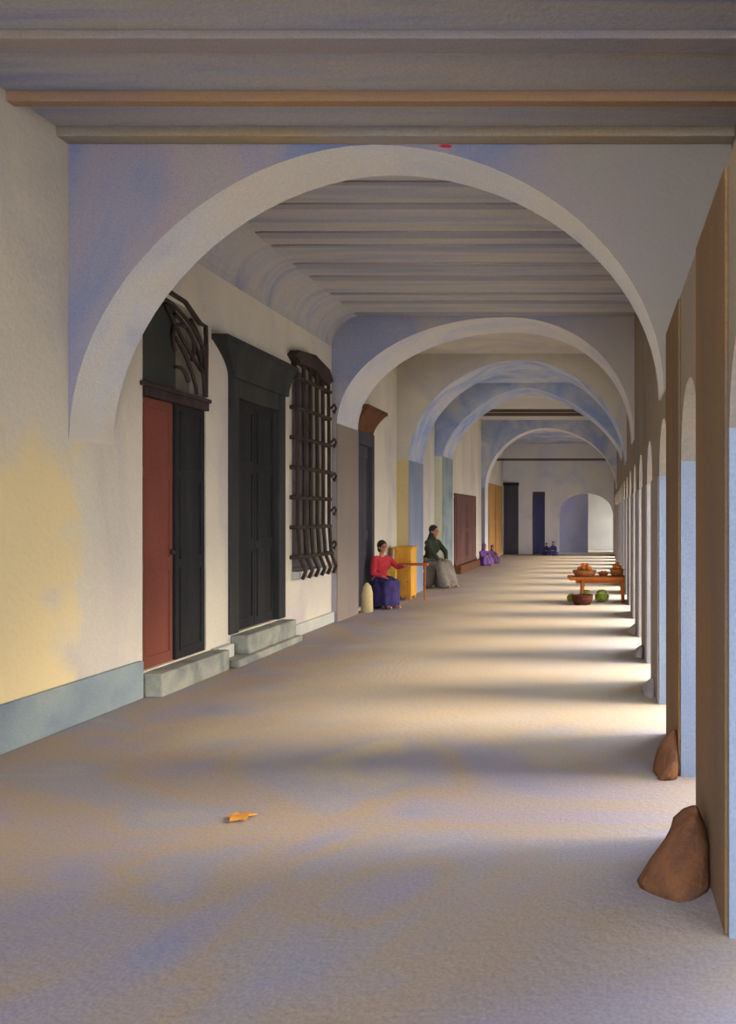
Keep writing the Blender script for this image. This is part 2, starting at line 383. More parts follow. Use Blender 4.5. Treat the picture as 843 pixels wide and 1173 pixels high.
# low wall in the nearest bay, up to the ceiling farther on
n1 = [i for i, u in enumerate(us) if u < A1[0]]
i1 = n1[-1]+1
U1 = us[:i1]+[A1[0]]; f1 = lo[:i1]+[lo[i1]]
band(bm, U1, f1, [2.95]*len(U1), XR, XR+T2, 'y')
U2 = [A1[0]+0.03]+us[i1:]; f2 = [lo[i1]]+lo[i1:]
band(bm, U2, f2, [4.95]*len(U2), XR, XR+T2, 'y')
band(bm, [YB, A1[0]], [2.9, 2.9], [4.95, 4.95], XR+T2, XR+T2+0.1, 'y')
band(bm, [us[-1], YE+0.2], [0, 0], [4.95, 4.95], XR, XR+T2, 'y')
tag(new('wall_right', bm, M['rwall']), 'grey umber wall above the arcade openings', 'wall', kind=ST)
far_words = ['third pier from the viewer, grey-brown inner face', 'fourth pier from the viewer with grey inner face']
for k, s in enumerate(starts):
    kk = k-4
    pm = M['pier'] if kk < 2 else M['pier_far']
    im = M['ochre_shade'] if kk < 1 else (M['grey_stone_or_shade'] if kk < 3 else M['violet_stone_or_shade'])
    if kk < -1: lb = 'pale pier standing beside or behind the viewer, outside the picture'
    else:
        lb = {-1: 'nearest pier in the picture, ochre-brown inner face behind the brown guard stone',
              0: 'second pier from the viewer, brown inner face and pale blue front',
              1: 'third pier from the viewer, grey-brown and narrow',
              2: 'fourth pier from the viewer, grey-brown inner face',
              3: 'fifth pier from the viewer, grey-violet inner face',
              4: 'sixth pier from the viewer, grey-violet inner face',
              5: 'seventh pier from the viewer, just beyond the orange stall table'}.get(kk, 'far grey-violet pier seen as a thin strip beyond the stall table')
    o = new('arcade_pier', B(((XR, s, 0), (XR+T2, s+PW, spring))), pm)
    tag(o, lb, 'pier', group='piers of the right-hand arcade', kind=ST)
    f = new('inner_shade_panel', B(((XR-0.015, s+0.02, 0), (XR, s+PW-0.0, spring+ (1.0 if kk < 1 else 0)))), im, o, bevel=0.004)  # added panel, its colour holds the shade on the passage side
    f['label'] = 'added panel painting the shaded passage side of the pier'

# guard stones at the pier feet
def guard(x, y, w, d, h, m, label, seed, lean=0.5, group=None):
    bm = bmesh.new()
    prof = [(1.0, 0), (0.97, 0.1), (0.84, 0.3), (0.68, 0.5), (0.50, 0.7), (0.34, 0.86), (0.17, 0.96), (0.02, 1.0)]
    rings = []
    for r, z in prof:
        rings.append([bm.verts.new((x+lean*w*z*0.5+w/2*r*math.cos(a), y+d/2*r*math.sin(a), h*z)) for a in [2*PI*q/20 for q in range(20)]])
    for a, b in zip(rings, rings[1:]):
        for q in range(20):
            l = (q+1) % 20; bm.faces.new([a[q], a[l], b[l], b[q]])
    bm.faces.new(rings[0][::-1]); bm.faces.new(rings[-1])
    wobble(bm, 0.035, 8, seed)
    for v in bm.verts:
        v.co.z = max(0.0, v.co.z); v.co.x = min(v.co.x, XR-0.018)
    return tag(new('guard_stone', bm, m, smooth=True), label, 'guard stone', group)
guard(0.315, 3.44, 0.30, 0.38, 0.34, M['guard'], 'big red-brown guard stone in the right foreground', 4, lean=0.62)
guard(0.40, 4.90, 0.17, 0.34, 0.26, M['guard'], 'smaller brown guard stone at the foot of the second pier', 2)
for i, (k, lb) in enumerate(((1, 'small grey guard stone at the third pier'), (2, 'small grey guard stone at the fourth pier'), (3, 'small grey guard stone at the fifth pier'))):
    guard(0.42, P0+PS*k+0.45, 0.14, 0.4, 0.13, M['violet_stone_or_shade'], lb, 3+i)

# ------------------------------------------------------------------ end wall and what stands beyond
bm = bmesh.new()
def solid(u0, u1, z0=0, z1=4.95): band(bm, [u0, u1], [z0, z0], [z1, z1], YE, YE+0.4, 'x')
dA, dB = (-4.02, -3.42), (-2.84, -2.34)
solid(XL-0.35, dA[0]); solid(*dA, 2.85, 4.95); solid(dA[1], dB[0]); solid(*dB, 2.55, 4.95); solid(dB[1], -1.78)
ea = arch_top(-1.78, 0.44, 1.62, 2.48, 2.1)
us = [-1.78+2.22*i/28 for i in range(29)]
band(bm, us, [ea(u) for u in us], [4.95]*29, YE, YE+0.4, 'x')
solid(0.44, XR+0.5)
for a, b, in (dA, dB): box(bm, (a, YE+0.3, 0), (b, YE+0.4, 2.9))
tag(new('wall_end', bm, M['soffit']), 'pale end wall pierced by a round archway', 'wall', kind=ST)
# houses of the court beyond the archway
o = tag(new('court_house', B(((-6, 33.4, 0), (-0.62, 34.4, 6.5))), M['shaded_wall']), 'house wall filling the left half of the far archway, its shade painted violet-grey', 'house', kind=ST)
new('ledge', B(((-6, 33.3, 3.4), (-0.57, 33.4, 3.5))), M['pier_far'], o)
o = tag(new('court_house', B(((-3.0, 35.6, 0), (5.0, 36.6, 6.5))), M['court']), 'pale cream house wall in the right half of the far archway', 'house', kind=ST)
new('ledge', B(((-3.0, 35.5, 3.4), (5.0, 35.6, 3.5))), M['pier_far'], o)
tag(new('court_shade_roof', B(((-4, YE+0.4, 3.2), (XR+0.5, 39, 3.35))), M['ceil_far']), 'unseen pale roof added to darken the far archway', 'ceiling', kind=ST)  # unseen roof added to darken the view through the archway
tag(new('court_sun_blocker', B(((XR+0.5, YE+0.4, 0), (XR+0.7, 34.3, 3.35)), ((XR+0.5, 35.1, 0), (XR+0.7, 39, 3.35)), ((XR+0.5, 34.3, 2.3), (XR+0.7, 35.1, 3.35))), M['court']), 'unseen pale wall added to block sun from the far archway', 'wall', kind=ST)  # unseen wall added to keep most sun out behind the archway
# unseen block added to keep the sun off the near bay
o = tag(new('sun_block_house', B(((4.2, -14, 0), (9, 3.9, 7.5))), M['court']), 'unseen plaster block added to shade the near openings', 'house', kind=ST)
for q in range(4):
    new('sun_block_shutter', B(((4.14, -10.5+3.6*q, 1.2), (4.2, -9.3+3.6*q, 2.8))), M['green'], o)

# ------------------------------------------------------------------ door 1: red leaf, dark leaf, fan light
def struct_empty(name, loc, label, cat): return empty(name, loc, label, cat, kind=ST)
def child(name, bm, m, p, **k):
    o = new(name, bm, m, None, **k); o.parent = p; o.matrix_parent_inverse = Matrix.Translation(-p.location); return o
xr_ = XL-0.10                                      # recess plane of doors
d1 = struct_empty('door_1', (XL, 7.45, 0.22), 'tall doorway with brick-red left leaf, dark right leaf and iron fanlight', 'door')
bm = B(((xr_-0.05, 6.93, 0.22), (xr_+0.06, 7.48, 2.66)))
leaf = child('door_leaf', bm, M['red'], d1, bevel=0.006); leaf['label'] = 'brick-red left leaf'
def panels(parent, x, y0, y1, zs, m, t=0.018):
    for z0, z1 in zs:
        bm = bmesh.new()
        w = 0.025
        box(bm, (x, y0, z0), (x+t, y1, z0+w)); box(bm, (x, y0, z1-w), (x+t, y1, z1))
        box(bm, (x, y0, z0+w), (x+t, y0+w, z1-w)); box(bm, (x, y1-w, z0+w), (x+t, y1, z1-w))
        o = new('panel_moulding', bm, m, None); o.parent = parent
        o.matrix_parent_inverse = parent.matrix_parent_inverse.copy() if False else Matrix.Identity(4)
        # parent's frame is the world frame moved by its own parent inverse
        o.matrix_parent_inverse = Matrix.Identity(4)
panels(leaf, xr_+0.055, 6.98, 7.43, ((0.3, 1.1), (1.18, 1.95), (2.03, 2.6)), M['red'])
bm = B(((xr_-0.05, 7.49, 0.22), (xr_+0.085, 8.03, 2.66)))
leaf = child('door_leaf', bm, M['black'], d1, bevel=0.006); leaf['label'] = 'black-green right leaf'
panels(leaf, xr_+0.083, 7.55, 7.96, ((0.3, 1.1), (1.18, 1.95), (2.03, 2.6)), M['black'])
bm = bmesh.new(); ball(bm, (xr_+0.085, 7.43, 1.25), 0.03)
child('door_knob', bm, M['iron'], d1, smooth=True)
bm = B(((XL-0.15, 6.93, 2.66), (XL+0.03, 8.04, 2.74)), ((XL-0.15, 6.88, 2.74), (XL+0.05, 8.05, 2.78)))
child('transom', bm, M['iron'], d1, bevel=0.006)
# fanlight
top1 = DOOR1[3]
def lun(bm, y0, y1, x0, x1, z0, inset=0.0, n=12):
    us = [y0+(y1-y0)*i/n for i in range(n+1)]
    band(bm, us, [z0]*(n+1), [max(z0+0.02, top1(min(max(u, 6.9205), 8.0295))-inset) for u in us], x0, x1, 'y')
bm = bmesh.new(); lun(bm, 6.93, 7.46, XL-0.06, XL+0.0, 2.78, 0.03)
o = child('fanlight_shutter', bm, M['green'], d1, bevel=0.004); o['label'] = 'closed dark left half of the fanlight'
bm = bmesh.new(); lun(bm, 7.42, 8.02, XL-0.20, XL-0.17, 2.78)
child('fanlight_pane', bm, M['fan_pane'], d1)
g = bmesh.new()
xg = XL+0.015
frame_pts = [(xg, 6.95, 3.60), (xg, 7.3, 3.68), (xg, 7.6, 3.66), (xg, 7.88, 3.52), (xg, 7.99, 3.52), (xg, 8.0, 3.3), (xg, 7.99, 2.80)]
tube(g, frame_pts, 0.025)
def arc(y0, z0, y1, z1, bulge, n=10):
    out = []
    dy, dz = y1-y0, z1-z0; L = math.hypot(dy, dz); ny_, nz_ = dz/L, -dy/L
    for i in range(n+1):
        t = i/n; h = bulge*4*t*(1-t)
        out.append((xg, y0+dy*t+ny_*h, z0+dz*t+nz_*h))
    return out
for a_ in ((7.1, 3.60, 7.98, 3.25, -0.1), (7.42, 3.5, 7.97, 2.80, -0.16), (7.42, 3.28, 7.82, 2.80, -0.06), (7.25, 3.55, 7.9, 3.05, 0.02),
           (7.42, 3.15, 7.60, 3.42, -0.14), (7.6, 3.42, 7.72, 3.12, -0.1), (7.42, 3.0, 7.66, 2.9, -0.05), (7.7, 3.52, 7.98, 3.1, -0.06)):
    tube(g, arc(*a_), 0.018, 7)
child('fanlight_grille', g, M['iron'], d1, smooth=True)
tag(new('doorstep', B(((XL, 6.88, 0), (XL+0.20, 8.12, 0.21))), M['step'], bevel=0.015), 'grey-green stone doorstep below the brick-red door', 'doorstep', kind=ST)
bm = B(((XL+0.0, 8.2, 0), (XL+0.26, 9.95, 0.085)), ((XL, 8.55, 0.08), (XL+0.2, 9.9, 0.29)))
tag(new('doorstep', bm, M['step'], bevel=0.02), 'two-tier pale stone step below the black corniced door', 'doorstep', kind=ST)

# ------------------------------------------------------------------ door 2: dark surround with flaring cornice
d2 = struct_empty('door_2', (XL, 9.27, 0.3), 'tall black-green door under a flaring dark cornice', 'door')
def surround(p, y0, y1, z0, ztop, jw, m, dep):
    child('door_jamb', B(((XL-0.1, y0, z0), (XL+dep, y0+jw, ztop))), m, p, bevel=0.01)
    child('door_jamb', B(((XL-0.1, y1-jw, z0), (XL+dep, y1, ztop))), m, p, bevel=0.01)
    child('lintel', B(((XL-0.1, y0+jw, ztop-0.22), (XL+dep, y1-jw, ztop))), m, p, bevel=0.01)
surround(d2, 8.50, 9.98, 0.3, 3.12, 0.2, M['green'], 0.03)
def cornice(p, y0, y1, zb, zt, m, proj, over, dep0=0.07, nm='cornice', n=8, over1=None):
    k1 = 1 if over1 is None else over1/over
    bm = bmesh.new()
    rows = []
    for i in range(n+1):
        t = i/n
        q = t**1.8
        pr = dep0+(proj-dep0)*q; ov = over*q; z = zb+(zt-0.06-zb)*t
        rows.append((pr, ov, z))
    rows.append((proj+0.02, over+0.02, zt-0.06)); rows.append((proj+0.02, over+0.02, zt))
    vr = [[bm.verts.new((XL-0.1, y0-ov, z)), bm.verts.new((XL+pr, y0-ov, z)), bm.verts.new((XL+pr, y1+ov*k1, z)), bm.verts.new((XL-0.1, y1+ov*k1, z))] for pr, ov, z in rows]
    for a, b in zip(vr, vr[1:]):
        for i in range(4):
            j = (i+1) % 4; bm.faces.new([a[i], a[j], b[j], b[i]])
    bm.faces.new(vr[0][::-1]); bm.faces.new(vr[-1])
    return child(nm, bm, m, p)
cornice(d2, 8.50, 9.98, 3.1, 3.48, M['green'], 0.15, 0.34, over1=0.04)
leaf = child('door_leaf', B(((XL-0.2, 8.72, 0.3), (XL-0.05, 9.255, 2.9))), M['black'], d2, bevel=0.005)
leaf2 = child('door_leaf', B(((XL-0.2, 9.265, 0.3), (XL-0.05, 9.8, 2.9))), M['black'], d2, bevel=0.005)
panels(leaf, XL-0.055, 8.78, 9.2, ((0.4, 1.2), (1.3, 2.1), (2.2, 2.8)), M['black'])
panels(leaf2, XL-0.055, 9.32, 9.74, ((0.4, 1.2), (1.3, 2.1), (2.2, 2.8)), M['black'])

# ------------------------------------------------------------------ barred window
w = struct_empty('window_1', (XL, 10.9, 0.86), 'tall window behind a bulging wrought-iron grille', 'window')
topw = WIN[3]
bm = bmesh.new(); us = [10.26+1.09*i/12 for i in range(13)]
band(bm, us, [0.87]*13, [topw(u)-0.01 for u in us], XL-0.22, XL-0.18, 'y')
child('pane', bm, M['pane'], w)
child('sill', B(((XL-0.05, 10.25, 0.76), (XL+0.1, 11.52, 0.86))), M['pale_step'], w, bevel=0.01)
cols = [10.22+1.18*i/5 for i in range(6)]
GX = 0.085
for i, yv in enumerate(cols):
    tz = 3.55+0.12*math.sin(PI*(yv-10.2)/1.2)
    bm = bmesh.new()
    tube(bm, [(XL+0.02, yv, tz+0.03), (XL+GX-0.01, yv, tz-0.06), (XL+GX, yv, 2.5), (XL+GX, yv, 1.5), (XL+GX+0.03, yv, 1.05), (XL+GX+0.09, yv+0.04, 0.86), (XL+GX+0.05, yv+0.03, 0.76)], 0.026, 8)
    child('grille_upright', bm, M['iron'], w, smooth=True)
for i in range(7):
    z = 1.05+0.39*i
    bm = bmesh.new()
    xo = GX if z > 1.2 else GX+0.03
    tube(bm, [(XL-0.02, 10.19, z), (XL+xo, 10.17, z), (XL+xo, 11.45, z), (XL-0.02, 11.43, z)], 0.028, 8)
    child('grille_crossbar', bm, M['iron'], w)
bm = bmesh.new()
prism(bm, [(10.08, 3.66), (10.2, 3.74), (10.8, 3.80), (11.35, 3.70), (11.5, 3.56), (11.3, 3.46), (10.8, 3.60), (10.25, 3.58)], XL-0.02, XL+0.12, 'y')
child('grille_hood', bm, M['iron'], w, bevel=0.01)
for i in range(5):
    z = 1.15+0.5*i
    bm = bmesh.new()
    tube(bm, [(XL+GX, 11.44, z), (XL+0.12, 11.53, z+0.07), (XL+0.12, 11.60, z+0.03), (XL+0.1, 11.58, z-0.05), (XL+0.1, 11.54, z-0.02)], 0.016, 6)
    child('grille_scroll', bm, M['iron'], w, smooth=True)

# ------------------------------------------------------------------ door 3
d3 = struct_empty('door_3', (XL, 13.3, 0.06), 'narrow slate-dark door with small hooded cornice behind seated woman', 'door')
surround(d3, 12.80, 13.80, 0.06, 3.0, 0.13, M['slate'], 0.05)
leaf = child('door_leaf', B(((XL-0.2, 12.93, 0.06), (XL-0.03, 13.67, 2.8))), M['slate'], d3)
panels(leaf, XL-0.035, 13.0, 13.6, ((0.2, 1.2), (1.3, 2.6)), M['slate'])
cornice(d3, 12.84, 13.76, 2.98, 3.4, M['guard'], 0.24, 0.1, dep0=0.04)
# pale stones by its foot
tag(new('bollard', (lambda b: (lathe(b, [(0.10, 0), (0.095, 0.3), (0.07, 0.42), (0.02, 0.48)], 14, (XL+0.16, 12.98, 0)), b)[1])(bmesh.new()), M['cream'], smooth=True), 'cream stone post at the foot of the slate-dark door', 'stone post')

# ------------------------------------------------------------------ door 4 (umber, far), door 5 (ochre), door 6 (dark, end wall), door 7 (navy)
d4 = struct_empty('door_4', (XL, 23.2, 0.26), 'pair of umber shutters on the far left wall', 'door')
for a, b, h in ((21.53, 23.18, 2.14), (23.2, 24.87, 2.20)):
    l = child('shutter_leaf', B(((XL-0.1, a, 0.26), (XL+0.05, b, h-0.02))), M['umber'], d4, bevel=0.01)
    panels(l, XL+0.045, a+0.1, b-0.1, ((0.4, 1.1), (1.2, 1.9)), M['umber'])
child('frame', B(((XL-0.05, 21.4, 0.2), (XL+0.03, 21.53, 2.1)), ((XL-0.05, 24.87, 0.2), (XL+0.03, 25.0, 2.1)), ((XL-0.05, 21.4, 2.12), (XL+0.03, 25.0, 2.2)), ((XL-0.05, 21.4, 0.2), (XL+0.06, 25.0, 0.27))), M['umber'], d4)
tag(new('doorstep', B(((XL, 21.3, 0), (XL+0.22, 24.6, 0.22))), M['guard'], bevel=0.02), 'low brown step beneath the umber shutters', 'doorstep', kind=ST)
d5 = struct_empty('door_5', (XL, 29.4, 0.05), 'tall ochre shutters beyond the last arch', 'door')
for a, b in ((27.52, 29.3), (29.5, 31.28)):
    l = child('shutter_leaf', B(((XL-0.1, a, 0.05), (XL+0.06, b, 2.74))), M['ochre'], d5, bevel=0.01)
    panels(l, XL+0.055, a+0.12, b-0.12, ((0.2, 1.3), (1.4, 2.6)), M['ochre'])
child('centre_post', B(((XL-0.1, 29.3, 0.05), (XL+0.04, 29.5, 2.74))), M['orange_wood'], d5)
d6 = struct_empty('door_6', (-3.72, YE, 0), 'dark charcoal door in the left corner of the end wall', 'door')
l = child('door_leaf', B(((-4.01, YE-0.02, 0), (-3.43, YE+0.06, 2.84))), M['slate'], d6)
child('lintel', B(((-4.04, YE-0.06, 2.8), (-3.40, YE, 2.92))), M['black'], d6)
d7 = struct_empty('door_7', (-2.59, YE, 0), 'narrow dark-blue door left of the far archway', 'door')
l = child('door_leaf', B(((-2.83, YE-0.02, 0), (-2.35, YE+0.06, 2.35))), M['navy'], d7)
child('head_panel', B(((-2.83, YE+0.04, 2.35), (-2.35, YE+0.12, 2.55))), M['slate'], d7)

# ------------------------------------------------------------------ figures
def baked(name, bm, m, parent, voxel, smooth_it=4, fold=None):
    """fuse overlapping volumes into one continuous skin"""
    me = bpy.data.meshes.new(name+'_raw'); bmesh.ops.recalc_face_normals(bm, faces=bm.faces); bm.to_mesh(me); bm.free()
    o = bpy.data.objects.new(name+'_raw', me); C.objects.link(o)
    r = o.modifiers.new('r', 'REMESH'); r.mode = 'VOXEL'; r.voxel_size = voxel
    s = o.modifiers.new('s', 'SMOOTH'); s.iterations = smooth_it; s.factor = 0.5
    dg = bpy.context.evaluated_depsgraph_get(); dg.update()
    me2 = bpy.data.meshes.new_from_object(o.evaluated_get(dg))
    bpy.data.objects.remove(o)
    if fold:
        from mathutils import noise
        for v in me2.vertices: fold(v)
    me2.materials.clear(); me2.materials.append(m); me2.name = name
    for p in me2.polygons: p.use_smooth = True
    q = bpy.data.objects.new(name, me2); C.objects.link(q); q.parent = parent
    return q

def hand(bm, wrist, d, up, s=1.0, curl=0.5, thumb_side=1):
    """palm, four unequal bent fingers, thumb from the palm's side"""
    d = Vector(d).normalized(); up = Vector(up); up = (up-d*up.dot(d)).normalized(); side = d.cross(up)*thumb_side
    w = Vector(wrist)
    for q in (-0.028, -0.01, 0.01, 0.028):
        capsule(bm, w+side*q*0.6*s+d*0.01, w+side*q*s+d*0.085*s, 0.017*s, 0.014*s, 8)
    for q, ln in ((0.033, .070), (0.011, .080), (-0.011, .075), (-0.033, .058)):
        base = w+side*q*s+d*0.088*s
        k1 = base+(d-up*curl*0.4).normalized()*ln*0.45*s
        k2 = k1+(d-up*curl*1.2).normalized()*ln*0.32*s
        k3 = k2+(d-up*curl*2.4).normalized()*ln*0.26*s
        capsule(bm, base, k1, 0.0100*s, 0.0095*s, 8); capsule(bm, k1, k2, 0.0095*s, 0.0088*s, 8); capsule(bm, k2, k3, 0.0088*s, 0.0078*s, 8)
    b = w+side*0.03*s+d*0.03*s; k1 = b+(d*0.6+side*0.8).normalized()*0.04*s; k2 = k1+(d*0.9+side*0.3-up*0.4).normalized()*0.035*s
    capsule(bm, b, k1, 0.014*s, 0.011*s, 8); capsule(bm, k1, k2, 0.011*s, 0.009*s, 8)

def figure(loc, rz, label, top_m, low_m, group=None, seat=0.42, lean=0.08, foot=0.42, hood=None, sc=1.0, hip_spread=0.1, stool=True, skirt_w=1.0, arms='lap', knee_up=0.0, voxel=0.008, seated_on=None):
    """seated figure, facing local +x, origin on the floor under the hips"""
    root = empty('person', loc, label, 'person', group, rz=rz); root.scale = (sc, sc, sc)
    H = Vector((0, 0, seat+0.10)); Cst = H+Vector((lean*0.6, 0, 0.30)); Nk = H+Vector((lean, 0, 0.50)); Hd = Nk+Vector((0.035, 0, 0.17))
    kz = max(seat+0.06, 0.12)+knee_up; kx = 0.40
    b = bmesh.new()
    # torso
    capsule(b, H+Vector((0, -0.07, 0)), H+Vector((0, 0.07, 0)), 0.125, 0.125)
    capsule(b, H, H+Vector((lean*0.3, 0, 0.16)), 0.125, 0.105)
    capsule(b, H+Vector((lean*0.3, 0, 0.16)), Cst, 0.105, 0.125)
    capsule(b, Cst+Vector((0, -0.05, 0)), Cst+Vector((0, 0.05, 0)), 0.118, 0.118)
    capsule(b, Nk+Vector((-0.005, -0.13, -0.06)), Nk+Vector((-0.005, 0.13, -0.06)), 0.058, 0.058)
    capsule(b, Nk+Vector((-0.01, 0, -0.06)), Hd+Vector((-0.015, 0, -0.05)), 0.052, 0.048)
    # head: skull, jaw, nose, ears, lips, brows
    ball(b, Hd+Vector((-0.01, 0, 0.03)), 0.1, (0.95, 0.78, 1.02), 3)
    ball(b, Hd+Vector((0.03, 0, -0.045)), 0.06, (0.9, 0.85, 1.0), 3)
    capsule(b, Hd+Vector((0.083, 0, 0.028)), Hd+Vector((0.105, 0, -0.012)), 0.009, 0.014, 8)
    capsule(b, Hd+Vector((0.078, -0.03, 0.04)), Hd+Vector((0.078, 0.03, 0.04)), 0.01, 0.01, 8)
    capsule(b, Hd+Vector((0.083, -0.018, -0.045)), Hd+Vector((0.083, 0.018, -0.045)), 0.008, 0.008, 8)
    for sy in (-1, 1): ball(b, Hd+Vector((-0.005, sy*0.078, 0.0)), 0.028, (0.7, 0.35, 1.1), 2)
    hands = []
    for sy in (-1, 1):
        hip = H+Vector((0.02, sy*hip_spread*0.9, -0.02)); kn = Vector((kx, sy*(hip_spread+0.03), kz)); an = Vector((foot, sy*(hip_spread+0.02), 0.08))
        capsule(b, hip, kn, 0.09, 0.058); capsule(b, kn, an, 0.055, 0.036)
        capsule(b, an+Vector((-0.02, 0, -0.035)), an+Vector((0.15, sy*0.02, -0.045)), 0.036, 0.028)
        sh = Nk+Vector((-0.01, sy*0.165, -0.07))
        if arms == 'reach' and sy == 1:
            el = sh+Vector((0.16, 0.10, -0.16)); wr = el+Vector((0.20, 0.05, 0.02))
        elif arms == 'knees':
            el = sh+Vector((0.17, sy*0.05, -0.2)); wr = kn+Vector((-0.02, -sy*0.02, 0.085))
        else:
            el = sh+Vector((0.05, sy*0.05, -0.27)); wr = Vector((0.22, sy*0.06, max(H.z+0.08, kz+0.09)))
        capsule(b, sh, el, 0.05, 0.038); capsule(b, el, wr, 0.037, 0.024)
        hand(b, wr, (wr-el), (0, 0, 1), 0.95, 0.5, -sy)
        hands.append((sh, el, wr))
    body = baked('body', b, M['skin'], root, voxel, 2)
    for sy in (-1, 1):
        e = bmesh.new(); ball(e, Hd+Vector((0.079, sy*0.03, 0.018)), 0.011)
        new('eye', e, M['eye'], root, smooth=True)
    # hair or headscarf
    hbm = bmesh.new()
    ball(hbm, Hd+Vector((-0.028, 0, 0.045)), 0.108, (1.0, 0.86, 1.0), 3)
    ball(hbm, Hd+Vector((-0.045, 0, -0.03)), 0.085, (0.8, 0.95, 1.1), 3)
    if hood: 
        capsule(hbm, Hd+Vector((-0.05, 0, -0.06)), Nk+Vector((-0.06, 0, -0.08)), 0.08, 0.11)
    else: ball(hbm, Hd+Vector((-0.12, 0, 0.06)), 0.05)
    baked('headscarf' if hood else 'hair', hbm, hood or M['hair'], root, 0.012, 3)
    # bodice with sleeves
    t = bmesh.new()
    capsule(t, H+Vector((0, 0, 0.02)), H+Vector((lean*0.3, 0, 0.16)), 0.15, 0.122)
    capsule(t, H+Vector((lean*0.3, 0, 0.16)), Cst, 0.122, 0.14)
    capsule(t, Cst+Vector((0.01, -0.06, 0)), Cst+Vector((0.01, 0.06, 0)), 0.13, 0.13)
    capsule(t, Nk+Vector((-0.005, -0.13, -0.065)), Nk+Vector((-0.005, 0.13, -0.065)), 0.068, 0.068)
    for sh, el, wr in hands:
        capsule(t, sh, el, 0.066, 0.054); capsule(t, el, el+(wr-el)*0.78, 0.053, 0.042)
    def fold(v):
        from mathutils import noise
        v.co += v.normal*0.008*noise.noise(v.co*14)
    baked('bodice', t, top_m, root, 0.014, 3, fold)
    # skirt over the knees down to the floor
    s_ = bmesh.new()
    W = skirt_w
    capsule(s_, H+Vector((-0.02, 0, 0.05)), H+Vector((0, 0, -0.04)), 0.14, 0.18*W)
    for sy in (-1, 1):
        capsule(s_, H+Vector((0, sy*0.08, -0.02)), Vector((kx+0.01, sy*(hip_spread+0.02), kz+0.0)), 0.13, 0.095)
        capsule(s_, Vector((kx, sy*(hip_spread+0.03), kz-0.01)), Vector((foot+0.0, sy*(hip_spread+0.06)*W, 0.1)), 0.10, 0.12*W)
        capsule(s_, Vector((0.12, sy*0.12, max(kz-0.1, 0.15))), Vector((0.12, sy*0.2*W, 0.12)), 0.14, 0.14)
    capsule(s_, Vector((kx, 0, kz-0.03)), Vector((foot-0.02, 0, 0.12)), 0.11, 0.15)
    def fold2(v):
        from mathutils import noise
        q = Vector((v.co.x*9, v.co.y*9, v.co.z*1.2))
        v.co += v.normal*0.03*noise.noise(q)
        if v.co.z < 0.012: v.co.z = 0.012
        if v.co.x < -0.17: v.co.x = -0.17
    baked('skirt', s_, low_m, root, 0.016, 3, fold2)
    return root

figure((-3.86, 13.66, 0), -0.75, 'seated woman with dark hair, red bodice and blue-violet skirt', M['c_red'], M['c_purple'], seat=0.44, lean=0.05, foot=0.40, hip_spread=0.06, skirt_w=0.72, arms='reach', sc=0.86)
figure((-3.85, 17.5, 0), -0.5, 'seated figure in black-green shawl and headscarf with grey skirt', M['c_dark'], M['c_grey'], seat=0.44, lean=0.10, foot=0.52, hood=M['c_dark'], skirt_w=0.95, arms='knees', sc=1.02)
crouch = dict(seat=0.03, lean=0.16, arms='knees', voxel=0.012)
figure((-3.84, 25.1, 0), -0.9, 'small crouching figure in violet clothes beside the umber shutters', M['c_violet'], M['c_violet'], foot=0.42, hood=M['c_violet'], knee_up=0.2, sc=0.74, **crouch)
figure((-3.70, 26.0, 0), -0.9, 'small crouching figure in dark mauve before the ochre shutters', M['c_mauve'], M['c_mauve'], foot=0.42, hood=M['c_mauve'], knee_up=0.2, sc=0.66, **crouch)
figure((-2.24, 31.6, 0), -1.57, 'tiny crouching figure in dark blue at the foot of the navy door', M['c_navy'], M['c_navy'], foot=0.40, hood=M['c_navy'], knee_up=0.15, sc=0.52, **crouch)
figure((-1.94, 31.1, 0), -1.57, 'tiny crouching figure in dark blue nearest the far archway', M['c_navy'], M['c_navy'], foot=0.40, hood=M['c_navy'], knee_up=0.15, sc=0.60, **crouch)

# ------------------------------------------------------------------ golden cupboard with a work board, beside the woman
cb = empty('work_cupboard', (-3.76, 15.0, 0), 'golden-yellow wooden cupboard with a brown board across it, right of seated woman', 'cupboard')
new('cabinet_body', B(((-0.16, -0.22, 0.06), (0.16, 0.22, 0.96))), M['yellow_wood'], cb, bevel=0.01)
new('top_board', B(((-0.19, -0.25, 0.96), (0.19, 0.25, 1.0))), M['yellow_wood'], cb, bevel=0.008)
for q in (-1, 1):
    for p in (-1, 1): new('foot', B(((q*0.12-0.03, p*0.18-0.03, 0), (q*0.12+0.03, p*0.18+0.03, 0.06))), M['yellow_wood'], cb)
dr = new('door', B(((-0.13, -0.235, 0.1), (0.13, -0.22, 0.58))), M['yellow_wood'], cb, bevel=0.004)
kb = bmesh.new(); ball(kb, (0.1, -0.245, 0.35), 0.012); new('knob', kb, M['wood_stool'], dr)
bd = new('work_board', B(((-0.27, -0.40, 0.66), (0.50, -0.235, 0.70))), M['orange_wood'], cb, bevel=0.005); bd['label'] = 'narrow brown board jutting to both sides'
new('board_leg', T([(-0.22, -0.32, 0.0), (-0.22, -0.32, 0.66)], r=0.025), M['orange_wood'], cb)
new('board_leg', T([(0.44, -0.32, 0.0), (0.44, -0.32, 0.66)], r=0.018), M['orange_wood'], cb)
bm = bmesh.new()
us = [-0.26+0.20*i/14 for i in range(15)]
for u0, u1 in zip(us, us[1:]):
    pass
rows = []
